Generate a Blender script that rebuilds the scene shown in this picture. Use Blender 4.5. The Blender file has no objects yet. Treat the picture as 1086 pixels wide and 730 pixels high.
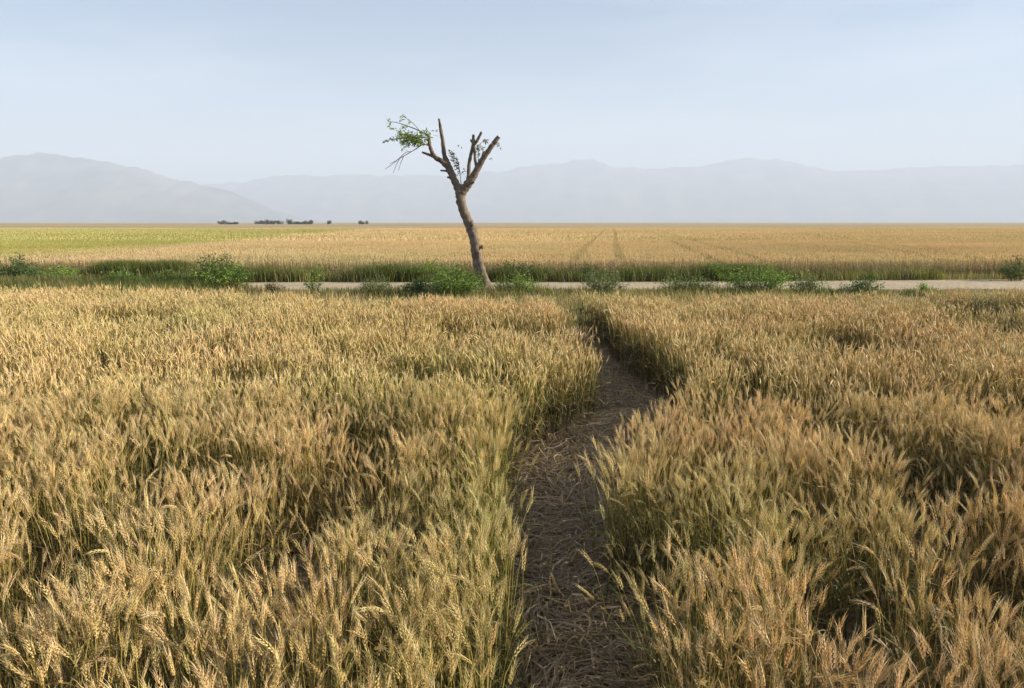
import bpy, math, random
import numpy as np
from mathutils import Vector, Matrix

R = math.radians
rng = np.random.default_rng(11)
random.seed(5)
scene = bpy.context.scene
COL = scene.collection

# ------------------------------------------------------------------ camera frame
F, CX, CY, HOR, HC = 800.0, 543.0, 365.0, 236.0, 2.1
PITCH = math.atan((CY - HOR) / F)

def ray(px, py):
    u, v = (px - CX) / F, (CY - py) / F
    c, s = math.cos(PITCH), math.sin(PITCH)
    return u, c + v * s, -s + v * c

def onplane(px, py, z=0.0):
    x, y, d = ray(px, py)
    t = (z - HC) / d
    return x * t, y * t

def atdist(px, py, Y):
    x, y, d = ray(px, py)
    t = Y / y
    return Vector((x * t, Y, HC + d * t))

# ------------------------------------------------------------------ helpers
def tag(o, label=None, cat=None, group=None, kind=None):
    if label: o['label'] = label
    if cat: o['category'] = cat
    if group: o['group'] = group
    if kind: o['kind'] = kind
    return o

def empty(name, loc, rz=0.0):
    o = bpy.data.objects.new(name, None)
    o.location = loc
    o.rotation_euler = (0, 0, rz)
    o.empty_display_size = 0.2
    COL.objects.link(o)
    return o

def mesh_np(name, V, T, mat, parent=None, cols=None, smooth=False):
    """V (n,3), T (m,3) triangles -> one linked mesh object"""
    V = np.ascontiguousarray(V, dtype=np.float32)
    T = np.ascontiguousarray(T, dtype=np.int32)
    me = bpy.data.meshes.new(name)
    me.vertices.add(len(V)); me.vertices.foreach_set('co', V.ravel())
    me.loops.add(T.size); me.loops.foreach_set('vertex_index', T.ravel())
    me.polygons.add(len(T)); me.polygons.foreach_set('loop_start', np.arange(0, T.size, 3, dtype=np.int32))
    if cols is not None:
        a = me.color_attributes.new('tint', 'FLOAT_COLOR', 'POINT')
        c4 = np.ones((len(V), 4), dtype=np.float32); c4[:, :3] = cols
        a.data.foreach_set('color', c4.ravel())
    me.polygons.foreach_set('use_smooth', np.full(len(T), smooth, dtype=bool))
    me.update(calc_edges=True)
    me.materials.append(mat)
    o = bpy.data.objects.new(name, me)
    COL.objects.link(o)
    if parent is not None: o.parent = parent
    return o

def hash2(ix, iy, seed):
    h = np.sin(ix * 127.1 + iy * 311.7 + seed * 74.7) * 43758.5453
    return h - np.floor(h)

def vnoise(x, y, seed=0):
    x = np.asarray(x, dtype=np.float64); y = np.asarray(y, dtype=np.float64)
    ix, iy = np.floor(x), np.floor(y)
    fx, fy = x - ix, y - iy
    fx = fx * fx * (3 - 2 * fx); fy = fy * fy * (3 - 2 * fy)
    a = hash2(ix, iy, seed); b = hash2(ix + 1, iy, seed)
    c = hash2(ix, iy + 1, seed); d = hash2(ix + 1, iy + 1, seed)
    return (a * (1 - fx) + b * fx) * (1 - fy) + (c * (1 - fx) + d * fx) * fy

def fbm(x, y, seed=0, n=3):
    s, a, t = 0, 0.5, 0
    for k in range(n):
        s = s + a * vnoise(x * 2 ** k, y * 2 ** k, seed + 13 * k); t += a; a *= 0.5
    return s / t

class MB:
    """collects triangles with a colour per vertex"""
    def __init__(s): s.V = []; s.T = []; s.C = []; s.n = 0
    def add(s, V, T, col=(1, 1, 1)):
        V = np.asarray(V, float); T = np.asarray(T, int)
        s.V.append(V); s.T.append(T + s.n)
        c = np.asarray(col, float)
        s.C.append(np.broadcast_to(c, (len(V), 3)) if c.ndim == 1 else c)
        s.n += len(V)
    def arrays(s): return np.concatenate(s.V), np.concatenate(s.T), np.concatenate(s.C)
    def build(s, name, mat, parent=None, smooth=False):
        V, T, C = s.arrays()
        return mesh_np(name, V, T, mat, parent, C, smooth)

def unit(v):
    v = np.asarray(v, float)
    return v / (np.linalg.norm(v) + 1e-12)

def tube(mb, pts, rad, sides=5, col=(1, 1, 1), rough=0.0, cap=True, capcol=None, seed=0):
    pts = np.asarray(pts, float); n = len(pts)
    rad = np.broadcast_to(np.asarray(rad, float), (n,))
    r_ = np.random.default_rng(seed)
    t0 = unit(pts[1] - pts[0])
    ref = np.array([1.0, 0, 0]) if abs(t0[0]) < 0.8 else np.array([0, 1.0, 0])
    rings = []
    lob = r_.uniform(0, 6.28, 3)
    for i in range(n):
        t = unit(pts[min(i + 1, n - 1)] - pts[max(i - 1, 0)])
        a = unit(np.cross(t, ref)); b = np.cross(t, a); ref = np.cross(a, t)
        ref = -b if False else ref
        ang = np.arange(sides) / sides * 2 * math.pi
        rr = rad[i] * (1 + rough * (0.5 * np.sin(2 * ang + lob[0] + i * .12) + 0.4 * np.sin(3 * ang + lob[1] - i * .2)
                                    + 0.5 * r_.uniform(-1, 1, sides)))
        rings.append(pts[i] + np.outer(np.cos(ang) * rr, a) + np.outer(np.sin(ang) * rr, b))
    V = np.concatenate(rings); T = []
    for i in range(n - 1):
        for k in range(sides):
            p, q = i * sides + k, i * sides + (k + 1) % sides
            T += [(p, q, q + sides), (p, q + sides, p + sides)]
    mb.add(V, T, col)
    if cap:
        V2 = np.vstack([rings[-1], pts[-1]])
        T2 = [(k, (k + 1) % sides, sides) for k in range(sides)]
        mb.add(V2, T2, capcol if capcol is not None else col)

def smooth_path(pts, m=6):
    """Catmull-Rom through the points"""
    P = [np.asarray(p, float) for p in pts]
    P = [2 * P[0] - P[1]] + P + [2 * P[-1] - P[-2]]
    out = []
    for i in range(1, len(P) - 2):
        for k in range(m):
            t = k / m
            out.append(0.5 * ((2 * P[i]) + (P[i + 1] - P[i - 1]) * t + (2 * P[i - 1] - 5 * P[i] + 4 * P[i + 1] - P[i + 2]) * t * t
                              + (-P[i - 1] + 3 * P[i] - 3 * P[i + 1] + P[i + 2]) * t ** 3))
    out.append(P[-2])
    return np.array(out)

# ------------------------------------------------------------------ materials
def newmat(name):
    m = bpy.data.materials.new(name); m.use_nodes = True
    nt = m.node_tree
    return m, nt, nt.nodes, nt.links, nt.nodes['Principled BSDF']

def plant_mat(name, trans=0.3, rough=0.6, spec=0.25, transcol=(1.0, 0.95, 0.6)):
    m, nt, N, L, P = newmat(name)
    a = N.new('ShaderNodeVertexColor'); a.layer_name = 'tint'
    P.inputs['Roughness'].default_value = rough
    P.inputs['Specular IOR Level'].default_value = spec
    L.new(a.outputs['Color'], P.inputs['Base Color'])
    tr = N.new('ShaderNodeBsdfTranslucent')
    mul = N.new('ShaderNodeMix'); mul.data_type = 'RGBA'; mul.blend_type = 'MULTIPLY'
    mul.inputs['Factor'].default_value = 1.0
    L.new(a.outputs['Color'], mul.inputs['A']); mul.inputs['B'].default_value = (*transcol, 1)
    L.new(mul.outputs['Result'], tr.inputs['Color'])
    mx = N.new('ShaderNodeMixShader'); mx.inputs[0].default_value = trans
    L.new(P.outputs[0], mx.inputs[1]); L.new(tr.outputs[0], mx.inputs[2])
    L.new(mx.outputs[0], N['Material Output'].inputs['Surface'])
    return m

def earth_mat(name, c1, c2, c3, scale=3.0, bump=0.3, bscale=30.0, usetint=False):
    m, nt, N, L, P = newmat(name)
    g = N.new('ShaderNodeNewGeometry')
    n1 = N.new('ShaderNodeTexNoise'); n1.inputs['Scale'].default_value = scale; n1.inputs['Detail'].default_value = 8
    n2 = N.new('ShaderNodeTexNoise'); n2.inputs['Scale'].default_value = bscale; n2.inputs['Detail'].default_value = 6
    L.new(g.outputs['Position'], n1.inputs['Vector']); L.new(g.outputs['Position'], n2.inputs['Vector'])
    r = N.new('ShaderNodeValToRGB')
    r.color_ramp.elements[0].position = 0.3; r.color_ramp.elements[0].color = (*c1, 1)
    r.color_ramp.elements[1].position = 0.7; r.color_ramp.elements[1].color = (*c2, 1)
    L.new(n1.outputs['Fac'], r.inputs['Fac'])
    mx = N.new('ShaderNodeMix'); mx.data_type = 'RGBA'
    r2 = N.new('ShaderNodeValToRGB'); r2.color_ramp.elements[0].position = 0.48; r2.color_ramp.elements[1].position = 0.62
    L.new(n2.outputs['Fac'], r2.inputs['Fac']); L.new(r2.outputs['Color'], mx.inputs['Factor'])
    L.new(r.outputs['Color'], mx.inputs['A']); mx.inputs['B'].default_value = (*c3, 1)
    L.new(mx.outputs['Result'], P.inputs['Base Color'])
    P.inputs['Roughness'].default_value = 0.95; P.inputs['Specular IOR Level'].default_value = 0.1
    b = N.new('ShaderNodeBump'); b.inputs['Strength'].default_value = bump; b.inputs['Distance'].default_value = 0.03
    L.new(n2.outputs['Fac'], b.inputs['Height']); L.new(b.outputs['Normal'], P.inputs['Normal'])
    return m

M_wheat = plant_mat('wheat straw', 0.22, 0.55, 0.3, (1.0, 0.88, 0.5))
M_leaf = plant_mat('weed leaf', 0.35, 0.5, 0.35, (0.9, 1.0, 0.35))
M_treeleaf = plant_mat('tree leaf', 0.35, 0.45, 0.4, (0.9, 1.0, 0.35))
M_soil = earth_mat('field soil', (0.12, 0.085, 0.05), (0.22, 0.165, 0.095), (0.28, 0.21, 0.12), 1.5, 0.5, 25)
M_path = earth_mat('trampled path soil', (0.10, 0.07, 0.04), (0.18, 0.13, 0.075), (0.25, 0.18, 0.10), 3.5, 0.6, 40)
M_road = earth_mat('pale dust road', (0.40, 0.33, 0.215), (0.52, 0.43, 0.295), (0.31, 0.245, 0.155), 0.6, 0.4, 9)

def bark_mat():
    m, nt, N, L, P = newmat('bark')
    a = N.new('ShaderNodeVertexColor'); a.layer_name = 'tint'
    tc = N.new('ShaderNodeTexCoord'); mp = N.new('ShaderNodeMapping'); mp.inputs['Scale'].default_value = (1, 1, 0.22)
    L.new(tc.outputs['Object'], mp.inputs['Vector'])
    n = N.new('ShaderNodeTexNoise'); n.inputs['Scale'].default_value = 22; n.inputs['Detail'].default_value = 8; n.inputs['Roughness'].default_value = 0.65
    L.new(mp.outputs[0], n.inputs['Vector'])
    n2 = N.new('ShaderNodeTexNoise'); n2.inputs['Scale'].default_value = 4.5; n2.inputs['Detail'].default_value = 5
    L.new(tc.outputs['Object'], n2.inputs['Vector'])
    r = N.new('ShaderNodeValToRGB')
    r.color_ramp.elements[0].position = 0.3; r.color_ramp.elements[0].color = (0.06, 0.046, 0.036, 1)
    r.color_ramp.elements[1].position = 0.68; r.color_ramp.elements[1].color = (0.27, 0.21, 0.155, 1)
    ad = N.new('ShaderNodeMath'); ad.operation = 'MULTIPLY_ADD'; ad.inputs[1].default_value = 0.45
    L.new(n.outputs['Fac'], ad.inputs[0])
    m2 = N.new('ShaderNodeMath'); m2.operation = 'MULTIPLY'; m2.inputs[1].default_value = 0.55
    L.new(n2.outputs['Fac'], m2.inputs[0]); L.new(m2.outputs[0], ad.inputs[2])
    L.new(ad.outputs[0], r.inputs['Fac'])
    mul = N.new('ShaderNodeMix'); mul.data_type = 'RGBA'; mul.blend_type = 'MULTIPLY'; mul.inputs['Factor'].default_value = 1
    L.new(r.outputs['Color'], mul.inputs['A']); L.new(a.outputs['Color'], mul.inputs['B'])
    L.new(mul.outputs['Result'], P.inputs['Base Color'])
    P.inputs['Roughness'].default_value = 0.9; P.inputs['Specular IOR Level'].default_value = 0.15
    b = N.new('ShaderNodeBump'); b.inputs['Strength'].default_value = 0.9; b.inputs['Distance'].default_value = 0.03
    L.new(n.outputs['Fac'], b.inputs['Height']); L.new(b.outputs['Normal'], P.inputs['Normal'])
    return m
M_bark = bark_mat()

def hill_mat():
    m, nt, N, L, P = newmat('mountain slopes')
    g = N.new('ShaderNodeNewGeometry')
    n = N.new('ShaderNodeTexNoise'); n.inputs['Scale'].default_value = 0.0035; n.inputs['Detail'].default_value = 8
    L.new(g.outputs['Position'], n.inputs['Vector'])
    r = N.new('ShaderNodeValToRGB')
    r.color_ramp.elements[0].position = 0.35; r.color_ramp.elements[0].color = (0.025, 0.035, 0.03, 1)
    r.color_ramp.elements[1].position = 0.7; r.color_ramp.elements[1].color = (0.19, 0.17, 0.13, 1)
    L.new(n.outputs['Fac'], r.inputs['Fac']); L.new(r.outputs['Color'], P.inputs['Base Color'])
    P.inputs['Roughness'].default_value = 1.0; P.inputs['Specular IOR Level'].default_value = 0.0
    return m
M_hill = hill_mat()

# ------------------------------------------------------------------ path geometry
PATH = np.array([  # distance, centre x, half width
    (-2.0, .20, .34), (1.5, .24, .32), (3.15, .29, .31), (4.1, .26, .31), (4.9, .34, .40), (5.3, .46, .50), (5.7, .58, .62), (6.3, .77, .74), (7.1, 1.08, .66),
    (8.0, 1.38, .50), (9.0, 1.32, .41), (10.2, 1.18, .40), (11.4, 1.17, .42), (12.4, 1.18, .41), (13.2, 1.08, .36), (13.9, .86, .30), (16.2, .5, .28)])
_py = np.linspace(-2, 16.2, 240)
_pc = smooth_path([(a, b, c) for a, b, c in PATH], 10)
def path_c(y): return np.interp(y, _pc[:, 0], _pc[:, 1])
def path_w(y): return np.interp(y, _pc[:, 0], _pc[:, 2])
def path_signed(x, y):
    """horizontal distance outside the path's edge (negative inside); corrected for the path's slope"""
    sl = (path_c(y + .15) - path_c(y - .15)) / .3
    return (np.abs(x - path_c(y)) - path_w(y) - (fbm(x * 2.3, y * 2.3, 5) - .5) * .08) / np.sqrt(1 + 0.5 * sl * sl)

EDGE_Y = 15.2          # far edge of the near field
ROAD0, ROAD1 = 23.9, 27.0
FAR0 = 27.7

# hollows in the near field: pixel of the hollow, radius across, radius along, depth
HOL = [(330, 560, .22, .45, .6), (292, 592, .20, .5, .75), (350, 525, .2, .3, .5), (545, 358, .85, .42, .5), (152, 343, .55, .5, .5),
       (1022, 330, 1.0, .8, .6), (912, 372, .55, .45, .45), (900, 470, .24, .35, .5), (1005, 505, .26, .4, .5),
       (985, 545, .16, .22, .4), (735, 585, .16, .35, .55), (690, 590, .12, .4, .5), (912, 690, .14, .3, .7), (1080, 625, .15, .4, .6),
       (880, 610, .14, .3, .5), (400, 482, .28, .3, .5), (455, 412, .4, .35, .45), (885, 378, .4, .3, .4), (70, 640, .12, .25, .6),
       (95, 600, .12, .2, .5), (20, 660, .12, .25, .6), (590, 322, .6, .5, .5), (250, 412, .35, .3, .4), (320, 415, .3, .3, .45),
       (1075, 440, .35, .3, .4), (250, 520, .2, .25, .4), (180, 520, .2, .25, .45), (800, 440, .3, .3, .4), (440, 560, .12, .25, .4),
       (1050, 350, .6, .5, .45), (680, 350, .3, .3, .25), (110, 350, .3, .4, .4), (860, 540, .15, .25, .45), (770, 500, .14, .2, .4)]
HOLG = []
for px, py, rx, ry, dp in HOL:
    gx, gy = onplane(px, py, 0.52)
    HOLG.append((gx, gy, rx, ry, dp))

def hollow(x, y):
    s = np.zeros_like(x)
    wob = (fbm(x * 3.0, y * 3.0, 77) - .5) * .7
    for gx, gy, rx, ry, dp in HOLG:
        q = np.sqrt(((x - gx) / rx) ** 2 + ((y - gy) / ry) ** 2) + wob
        s = np.maximum(s, min(1, dp * 1.5) * np.clip(1.52 - q, 0, .6) / .6)
    return np.clip(s, 0, 1)

# ------------------------------------------------------------------ wheat stalk templates
# roles: 0 stem base, 1 stem top, 2 ear, 3 awn, 4 green leaf, 5 dry leaf
RIPE = np.array([(.12, .095, .035), (.46, .34, .105), (.655, .48, .225), (.83, .655, .36), (.15, .13, .035), (.27, .18, .08)])  # stem base and leaves: darker low growth, deepened further to paint in shade
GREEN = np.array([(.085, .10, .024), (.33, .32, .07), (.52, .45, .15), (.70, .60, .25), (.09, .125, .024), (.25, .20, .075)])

def axis_curve(r_, H, ear, nod):
    """points of the stem and ear axis bending in the local xz plane"""
    n = 22
    ds = (H + ear) / n
    th0 = r_.uniform(-.06, .12)
    p = np.zeros((n + 1, 3)); tn = np.zeros((n + 1, 3)); th = th0
    for i in range(n + 1):
        s = i * ds
        f = np.clip((s - (H - .14)) / (.14 + ear), 0, 1)
        th = th0 + .10 * s / H + nod * f ** 1.2
        tn[i] = (math.sin(th), 0, math.cos(th))
        if i < n: p[i + 1] = p[i] + tn[i] * ds
    return np.arange(n + 1) * ds, p, tn

def ribbon(mb, pts, wid, side, role):
    pts = np.asarray(pts); n = len(pts); V = []; T = []
    for i in range(n):
        w = wid[i]
        V += [pts[i] - side[i] * w / 2, pts[i] + side[i] * w / 2]
    for i in range(n - 1):
        a = 2 * i
        T += [(a, a + 1, a + 3), (a, a + 3, a + 2)]
    mb.add(V, T, (role, 0, 0))

def leaf(mb, r_, base, L, W, segs, role):
    az = r_.uniform(0, 6.28); up = r_.uniform(.15, .6)
    d = np.array([math.cos(az), math.sin(az), 0]); s0 = np.array([-d[1], d[0], 0])
    p = np.array(base, float); pts = [p]; sd = [s0]; th = up; wid = [W * .7]
    droop = r_.uniform(.8, 2.6); tw = r_.uniform(-1.5, 1.5)
    for k in range(segs):
        f = (k + 1) / segs
        th2 = up + droop * f ** 1.6
        p = p + (d * math.sin(th2) + np.array([0, 0, math.cos(th2)])) * L / segs
        nrm = d * math.cos(th2) - np.array([0, 0, math.sin(th2)])
        s = s0 * math.cos(tw * f) + nrm * math.sin(tw * f)
        pts.append(p); sd.append(s); wid.append(W * (1 - f ** 2.2) + .0006)
    ribbon(mb, pts, wid, sd, role)

def stalk(seed, lod, nod=None, dry=None):
    r_ = np.random.default_rng(seed)
    mb = MB()
    H = r_.uniform(.66, .76); ear = r_.uniform(.058, .08)
    if nod is None: nod = r_.choice([r_.uniform(.0, .25), r_.uniform(.2, .6), r_.uniform(.7, 1.6)], p=[.6, .31, .09])
    S, Pn, Tn = axis_curve(r_, H, ear, nod)
    at = lambda s: np.array([np.interp(s, S, Pn[:, k]) for k in range(3)])
    tn = lambda s: unit([np.interp(s, S, Tn[:, k]) for k in range(3)])
    yv = np.array([0, 1.0, 0])
    if lod == 0:
        ss = [0, .3 * H, .6 * H, .8 * H, .9 * H, H]
        rr = [.0020, .0018, .0016, .0014, .0012, .0011]
        V0 = mb.n
        tube(mb, [at(s) for s in ss], rr, 3, (0, 0, 0), cap=False)
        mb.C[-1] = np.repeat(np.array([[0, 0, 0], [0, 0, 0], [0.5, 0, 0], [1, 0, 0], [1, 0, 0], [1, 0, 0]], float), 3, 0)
        for k in range(r_.integers(3, 5)):
            isdry = r_.random() < (.45 if k < 2 else .25)
            sb = (.10 + .17 * k) * H + r_.uniform(-.05, .05)
            leaf(mb, r_, at(min(sb, .88 * H)), r_.uniform(.12, .24), r_.uniform(.007, .0125), 5, 5 if isdry else 4)
        rot = r_.uniform(0, 3.14)
        ns = 9
        for i in range(ns):
            f = (i + .3) / ns
            s = H + f * ear; a = tn(s); p = at(s)
            u0 = yv; v0 = np.cross(a, yv)
            side = u0 * math.cos(rot) + v0 * math.sin(rot); oth = np.cross(a, side)
            sg = 1 if i % 2 else -1
            big = 1 - .45 * abs(f - .4) - .2 * f
            for oo in (-1, 1):
                ax = unit(a + side * sg * .30 + oth * oo * .22)
                c = p + side * sg * .0035 * big + oth * oo * .002 * big
                l, w = .0135 * big, .0035 * big
                q = np.cross(ax, oth); q = unit(q); z = np.cross(ax, q)
                V = [c - ax * .3 * l, c + q * w, c + z * w, c - q * w, c - z * w, c + ax * l]
                T = [(0, 2, 1), (0, 3, 2), (0, 4, 3), (0, 1, 4), (5, 1, 2), (5, 2, 3), (5, 3, 4), (5, 4, 1)]
                mb.add(V, T, (2, 0, 0))
                if oo == 1 or i % 2 == 0:
                    d = unit(ax + a * r_.uniform(.9, 1.8) + r_.normal(0, .07, 3)); L = r_.uniform(.03, .05)
                    b = c + ax * l * .8; sd = unit(np.cross(d, r_.normal(0, 1, 3)))
                    e = b + d * L + side * sg * .006
                    mid = b + d * L * .5
                    mb.add([b - sd * .0008, b + sd * .0008, mid - sd * .0005, mid + sd * .0005, e], [(0, 1, 3), (0, 3, 2), (2, 3, 4)], (3, 0, 0))
    elif lod == 1:
        ss = [0, .5 * H, .85 * H, H]
        tube(mb, [at(s) for s in ss], [.003, .0027, .0022, .002], 3, (0, 0, 0), cap=False)
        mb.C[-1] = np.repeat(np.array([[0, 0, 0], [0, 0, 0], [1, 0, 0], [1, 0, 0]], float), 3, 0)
        for k in range(2):
            leaf(mb, r_, at((.3 + .3 * k) * H), r_.uniform(.14, .26), r_.uniform(.013, .018), 3, 5 if r_.random() < .35 else 4)
        tube(mb, [at(H + f * ear) for f in (0, .3, .7, 1.02)], [.003, .0068, .0058, .001], 4, (2, 0, 0), cap=False, rough=.25, seed=seed)
        for k in range(7):
            f = r_.uniform(.2, 1); s = H + f * ear
            d = unit(tn(s) + r_.normal(0, .22, 3)); sd = unit(np.cross(d, r_.normal(0, 1, 3)))
            b = at(s); L = r_.uniform(.04, .07)
            mb.add([b - sd * .0015, b + sd * .0015, b + d * L], [(0, 1, 2)], (3, 0, 0))
    else:  # far: crossed blades
        w = .011 if lod == 2 else .03
        a0 = r_.uniform(0, 3.14)
        for q in ((0, 1.57) if lod == 2 else (0, 2.1)):
            sd = np.array([math.cos(a0 + q), math.sin(a0 + q), 0])
            b, m, t = at(H), at(H + .45 * ear), at(H + 1.5 * ear)
            mb.add([b - sd * w * .3, b + sd * w * .3, m + sd * w * .75, m - sd * w * .75, t],
                   [(0, 1, 2), (0, 2, 3), (3, 2, 4)], (2, 0, 0))
        sd = np.array([math.cos(a0), math.sin(a0), 0]); w2 = .006 if lod == 2 else .03
        b, t = at(0), at(H)
        mb.add([b - sd * w2, b + sd * w2, t + sd * w2 * .6, t - sd * w2 * .6], [(0, 1, 2), (0, 2, 3)], (0, 0, 0))
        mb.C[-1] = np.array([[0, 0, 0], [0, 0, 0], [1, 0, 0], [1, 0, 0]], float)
        for k in range(4 if lod == 2 else 2):
            leaf(mb, r_, at((.30 + (.15 if lod == 2 else .3) * k) * H), r_.uniform(.16, .26), .02 if lod == 2 else .05, 2, 4 if k == 0 else 5)
    V, T, C = mb.arrays()
    return V.astype(np.float32), T, C[:, 0].astype(np.float32)

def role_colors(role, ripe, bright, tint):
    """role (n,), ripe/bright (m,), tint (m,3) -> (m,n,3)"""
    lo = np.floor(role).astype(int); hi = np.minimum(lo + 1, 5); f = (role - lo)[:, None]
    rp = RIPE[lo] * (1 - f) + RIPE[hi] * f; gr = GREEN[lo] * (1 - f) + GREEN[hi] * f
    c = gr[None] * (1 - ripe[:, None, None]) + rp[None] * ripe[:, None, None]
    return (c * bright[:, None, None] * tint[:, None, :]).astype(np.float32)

def plant_field(name, lod, ntemp, x, y, hs, leanx, leany, ripe, bright, tint, seed, yaw=None):
    n = len(x)
    temps = [stalk(seed * 1000 + k, lod) for k in range(ntemp)]
    pick = rng.integers(0, ntemp, n)
    if yaw is None: yaw = rng.uniform(0, 2 * math.pi, n)
    Vs, Ts, Cs, off = [], [], [], 0
    for k in range(ntemp):
        sel = np.nonzero(pick == k)[0]
        if not len(sel): continue
        V, T, Rl = temps[k]
        c, s = np.cos(yaw[sel])[:, None], np.sin(yaw[sel])[:, None]
        wsc = rng.uniform(.85, 1.15, len(sel))[:, None]
        h = hs[sel][:, None]
        X = (V[None, :, 0] * c - V[None, :, 1] * s) * wsc
        Y = (V[None, :, 0] * s + V[None, :, 1] * c) * wsc
        Z = V[None, :, 2] * h
        # shorten the plant, not its ear: shift the upper 0.2 m rigidly
        Zt = V[None, :, 2] + (h - 1) * np.minimum(V[None, :, 2], .6)
        Z = Zt
        bend = (np.clip(V[None, :, 2], 0, 2) / .75) ** 1.7
        X = X + leanx[sel][:, None] * bend + x[sel][:, None]
        Y = Y + leany[sel][:, None] * bend + y[sel][:, None]
        l2 = leanx[sel] ** 2 + leany[sel] ** 2
        Z = Z - (l2[:, None] / (2 * .75)) * bend
        P = np.stack([X, Y, np.maximum(Z, .004)], -1).reshape(-1, 3)
        m = len(sel)
        TT = (T[None] + (np.arange(m) * len(V))[:, None, None]).reshape(-1, 3) + off
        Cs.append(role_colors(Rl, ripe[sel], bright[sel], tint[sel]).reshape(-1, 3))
        Vs.append(P.astype(np.float32)); Ts.append(TT); off += len(P)
    o = mesh_np(name, np.concatenate(Vs), np.concatenate(Ts), M_wheat, None, np.concatenate(Cs))
    print(name, n, 'stalks', sum(len(t) for t in Ts), 'tris')
    return o

def scatter(y0, y1, k, c, dens):
    """uniform points in the wedge |x| < k*y + c"""
    A = k * (y1 ** 2 - y0 ** 2) + 2 * c * (y1 - y0)
    n = int(A * dens * 1.0)
    t = rng.random(n)
    a_, b_, cc = k, 2 * c, -(k * y0 * y0 + 2 * c * y0 + t * A)
    y = (-b_ + np.sqrt(b_ * b_ - 4 * a_ * cc)) / (2 * a_)
    x = rng.uniform(-1, 1, n) * (k * y + c)
    return x, y

def tints(n, x, y):
    base = np.ones((n, 3))
    pink = fbm(x * .8, y * .8, 41)[:, None]
    base = base * (1 + (pink - .5) * np.array([.22, .02, .12]))
    return base * (1 + rng.normal(0, .05, (n, 3)) * np.array([.5, .4, 1]))

# ------------------------------------------------------------------ near wheat field
def near_field(name, lod, ntemp, y0, y1, dens, seed):
    x, y = scatter(y0, y1, .85, 1.7, dens)
    # pull the stalks together into tufts, as drilled plants with several tillers stand
    cell = .075
    gx, gy = np.floor(x / cell), np.floor(y / cell)
    tx = (gx + hash2(gx, gy, 1)) * cell; ty = (gy + hash2(gx, gy, 2)) * cell
    pull = .55
    x = x * (1 - pull) + tx * pull; y = y * (1 - pull) + ty * pull
    ho = hollow(x, y)
    pd = path_signed(x, y)
    n1 = fbm(x * 1.6, y * 1.6, 3, 3); n2 = fbm(x * .5, y * .5, 8, 2)
    th = .5 * fbm(x * 2.6, y * 1.9, 61, 2) + .5 * fbm(x * 5.5, y * 4.2, 62, 2)
    n3 = vnoise(x * 6.0, y * 5.0, 63)
    edge = 14.1 + 1.6 * np.clip((-4.5 - x) / 3, 0, 1) + .9 * np.clip((x - 6) / 3, 0, 1) + (fbm(x * .7, x * 0 + 3, 9) - .5) * 1.0
    keep = (pd > 0) & (y < edge) & (rng.random(len(x)) > ho * .96) & (rng.random(len(x)) > np.clip((.45 - th) * 7, 0, .92) * np.clip(pd / .3, 0, 1))
    # a thin fringe of survivors just inside the path's edge
    keep |= (pd > -.09) & (pd <= 0) & (rng.random(len(x)) < .10) & (y < edge)
    x, y, ho, pd, n1, n2, th, n3 = [a[keep] for a in (x, y, ho, pd, n1, n2, th, n3)]
    n = len(x)
    hs = .915 + (n1 - .5) * .36 + (n3 - .5) * .30 + (n2 - .5) * .12 + rng.normal(0, .055, n) - ho * .70 - np.clip(.46 - th, 0, 1) * 1.15 * np.clip(pd / .3, 0, 1)
    hs += np.exp(-np.clip(pd, 0, 9) / .3) * (y > 7) * np.where(x > path_c(y), .10, -.06)
    hs -= .06 * np.exp(-np.clip(pd, 0, 9) / .35) * (x > path_c(y)) * np.clip((y - 3.6) / .6, 0, 1) * np.clip((7.5 - y) / .6, 0, 1)
    hs = np.clip(hs, .30, 1.25)
    # wisps: neighbours lean together
    a1 = fbm(x * 2.4, y * 2.4, 21) * 14.0
    amp = .015 + .10 * fbm(x * 1.7, y * 1.7, 23)
    lx = np.cos(a1) * amp + rng.normal(0, .05, n) - .015
    ly = np.sin(a1) * amp * .8 + rng.normal(0, .045, n)
    near = np.exp(-np.clip(pd, 0, 9) / .12)
    sgn = np.sign(path_c(y) - x)
    lx = lx * (1 - .6 * near) + near * sgn * np.abs(rng.normal(0, .06, n)) * .4
    fall = rng.random(n) < .05
    lx[fall] *= 2.2; ly[fall] *= 2.2
    ripe = .81 + (fbm(x * .9, y * .9, 31) - .5) * .8 + rng.normal(0, .16, n) - .12 * (x < 0) - near * .05
    gpatch = np.clip((fbm(x * .35, y * .35, 35) - .58) * 4, 0, 1)
    ripe = np.clip(ripe - gpatch * .25 * (x < .2) - ho * .25, 0, 1)
    bright = np.clip(rng.normal(1, .12, n), .65, 1.35)
    o = plant_field(name, lod, ntemp, x, y, hs, lx, ly, ripe, bright, tints(n, x, y), seed)
    return o

o = near_field('wheat_field', 0, 64, .5, 6.2, 560, 1)
tag(o, 'ripening bearded wheat around the foot of the trodden path', 'wheat field', kind='stuff')
o = near_field('wheat_field', 1, 40, 6.2, EDGE_Y + 1.2, 380, 2)
tag(o, 'dense golden wheat between the foreground and the dirt road', 'wheat field', kind='stuff')

def far_off(x): return np.clip((np.asarray(x) - 3.0) / 14, 0, 1.3) * 1.1

# ------------------------------------------------------------------ far wheat field
TRACKS = [(-62., .157), (-14., .157), (2.2, .13), (7.4, .157), (16., .3), (30., .42), (58., .157)]
def far_green(x, y):
    """1 where the far field is still green: a band on the left"""
    edge = -18.5 - .09 * (y - 35) + (fbm(x * .08, y * .08, 51) - .5) * 7
    g = np.clip((edge - x) / 5, 0, 1) * np.clip((185 + (fbm(x * .03, y * .03, 52) - .5) * 40 - y) / 25, 0, 1)
    return g * np.clip((y - 28.5) / 3, 0, 1)

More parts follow.
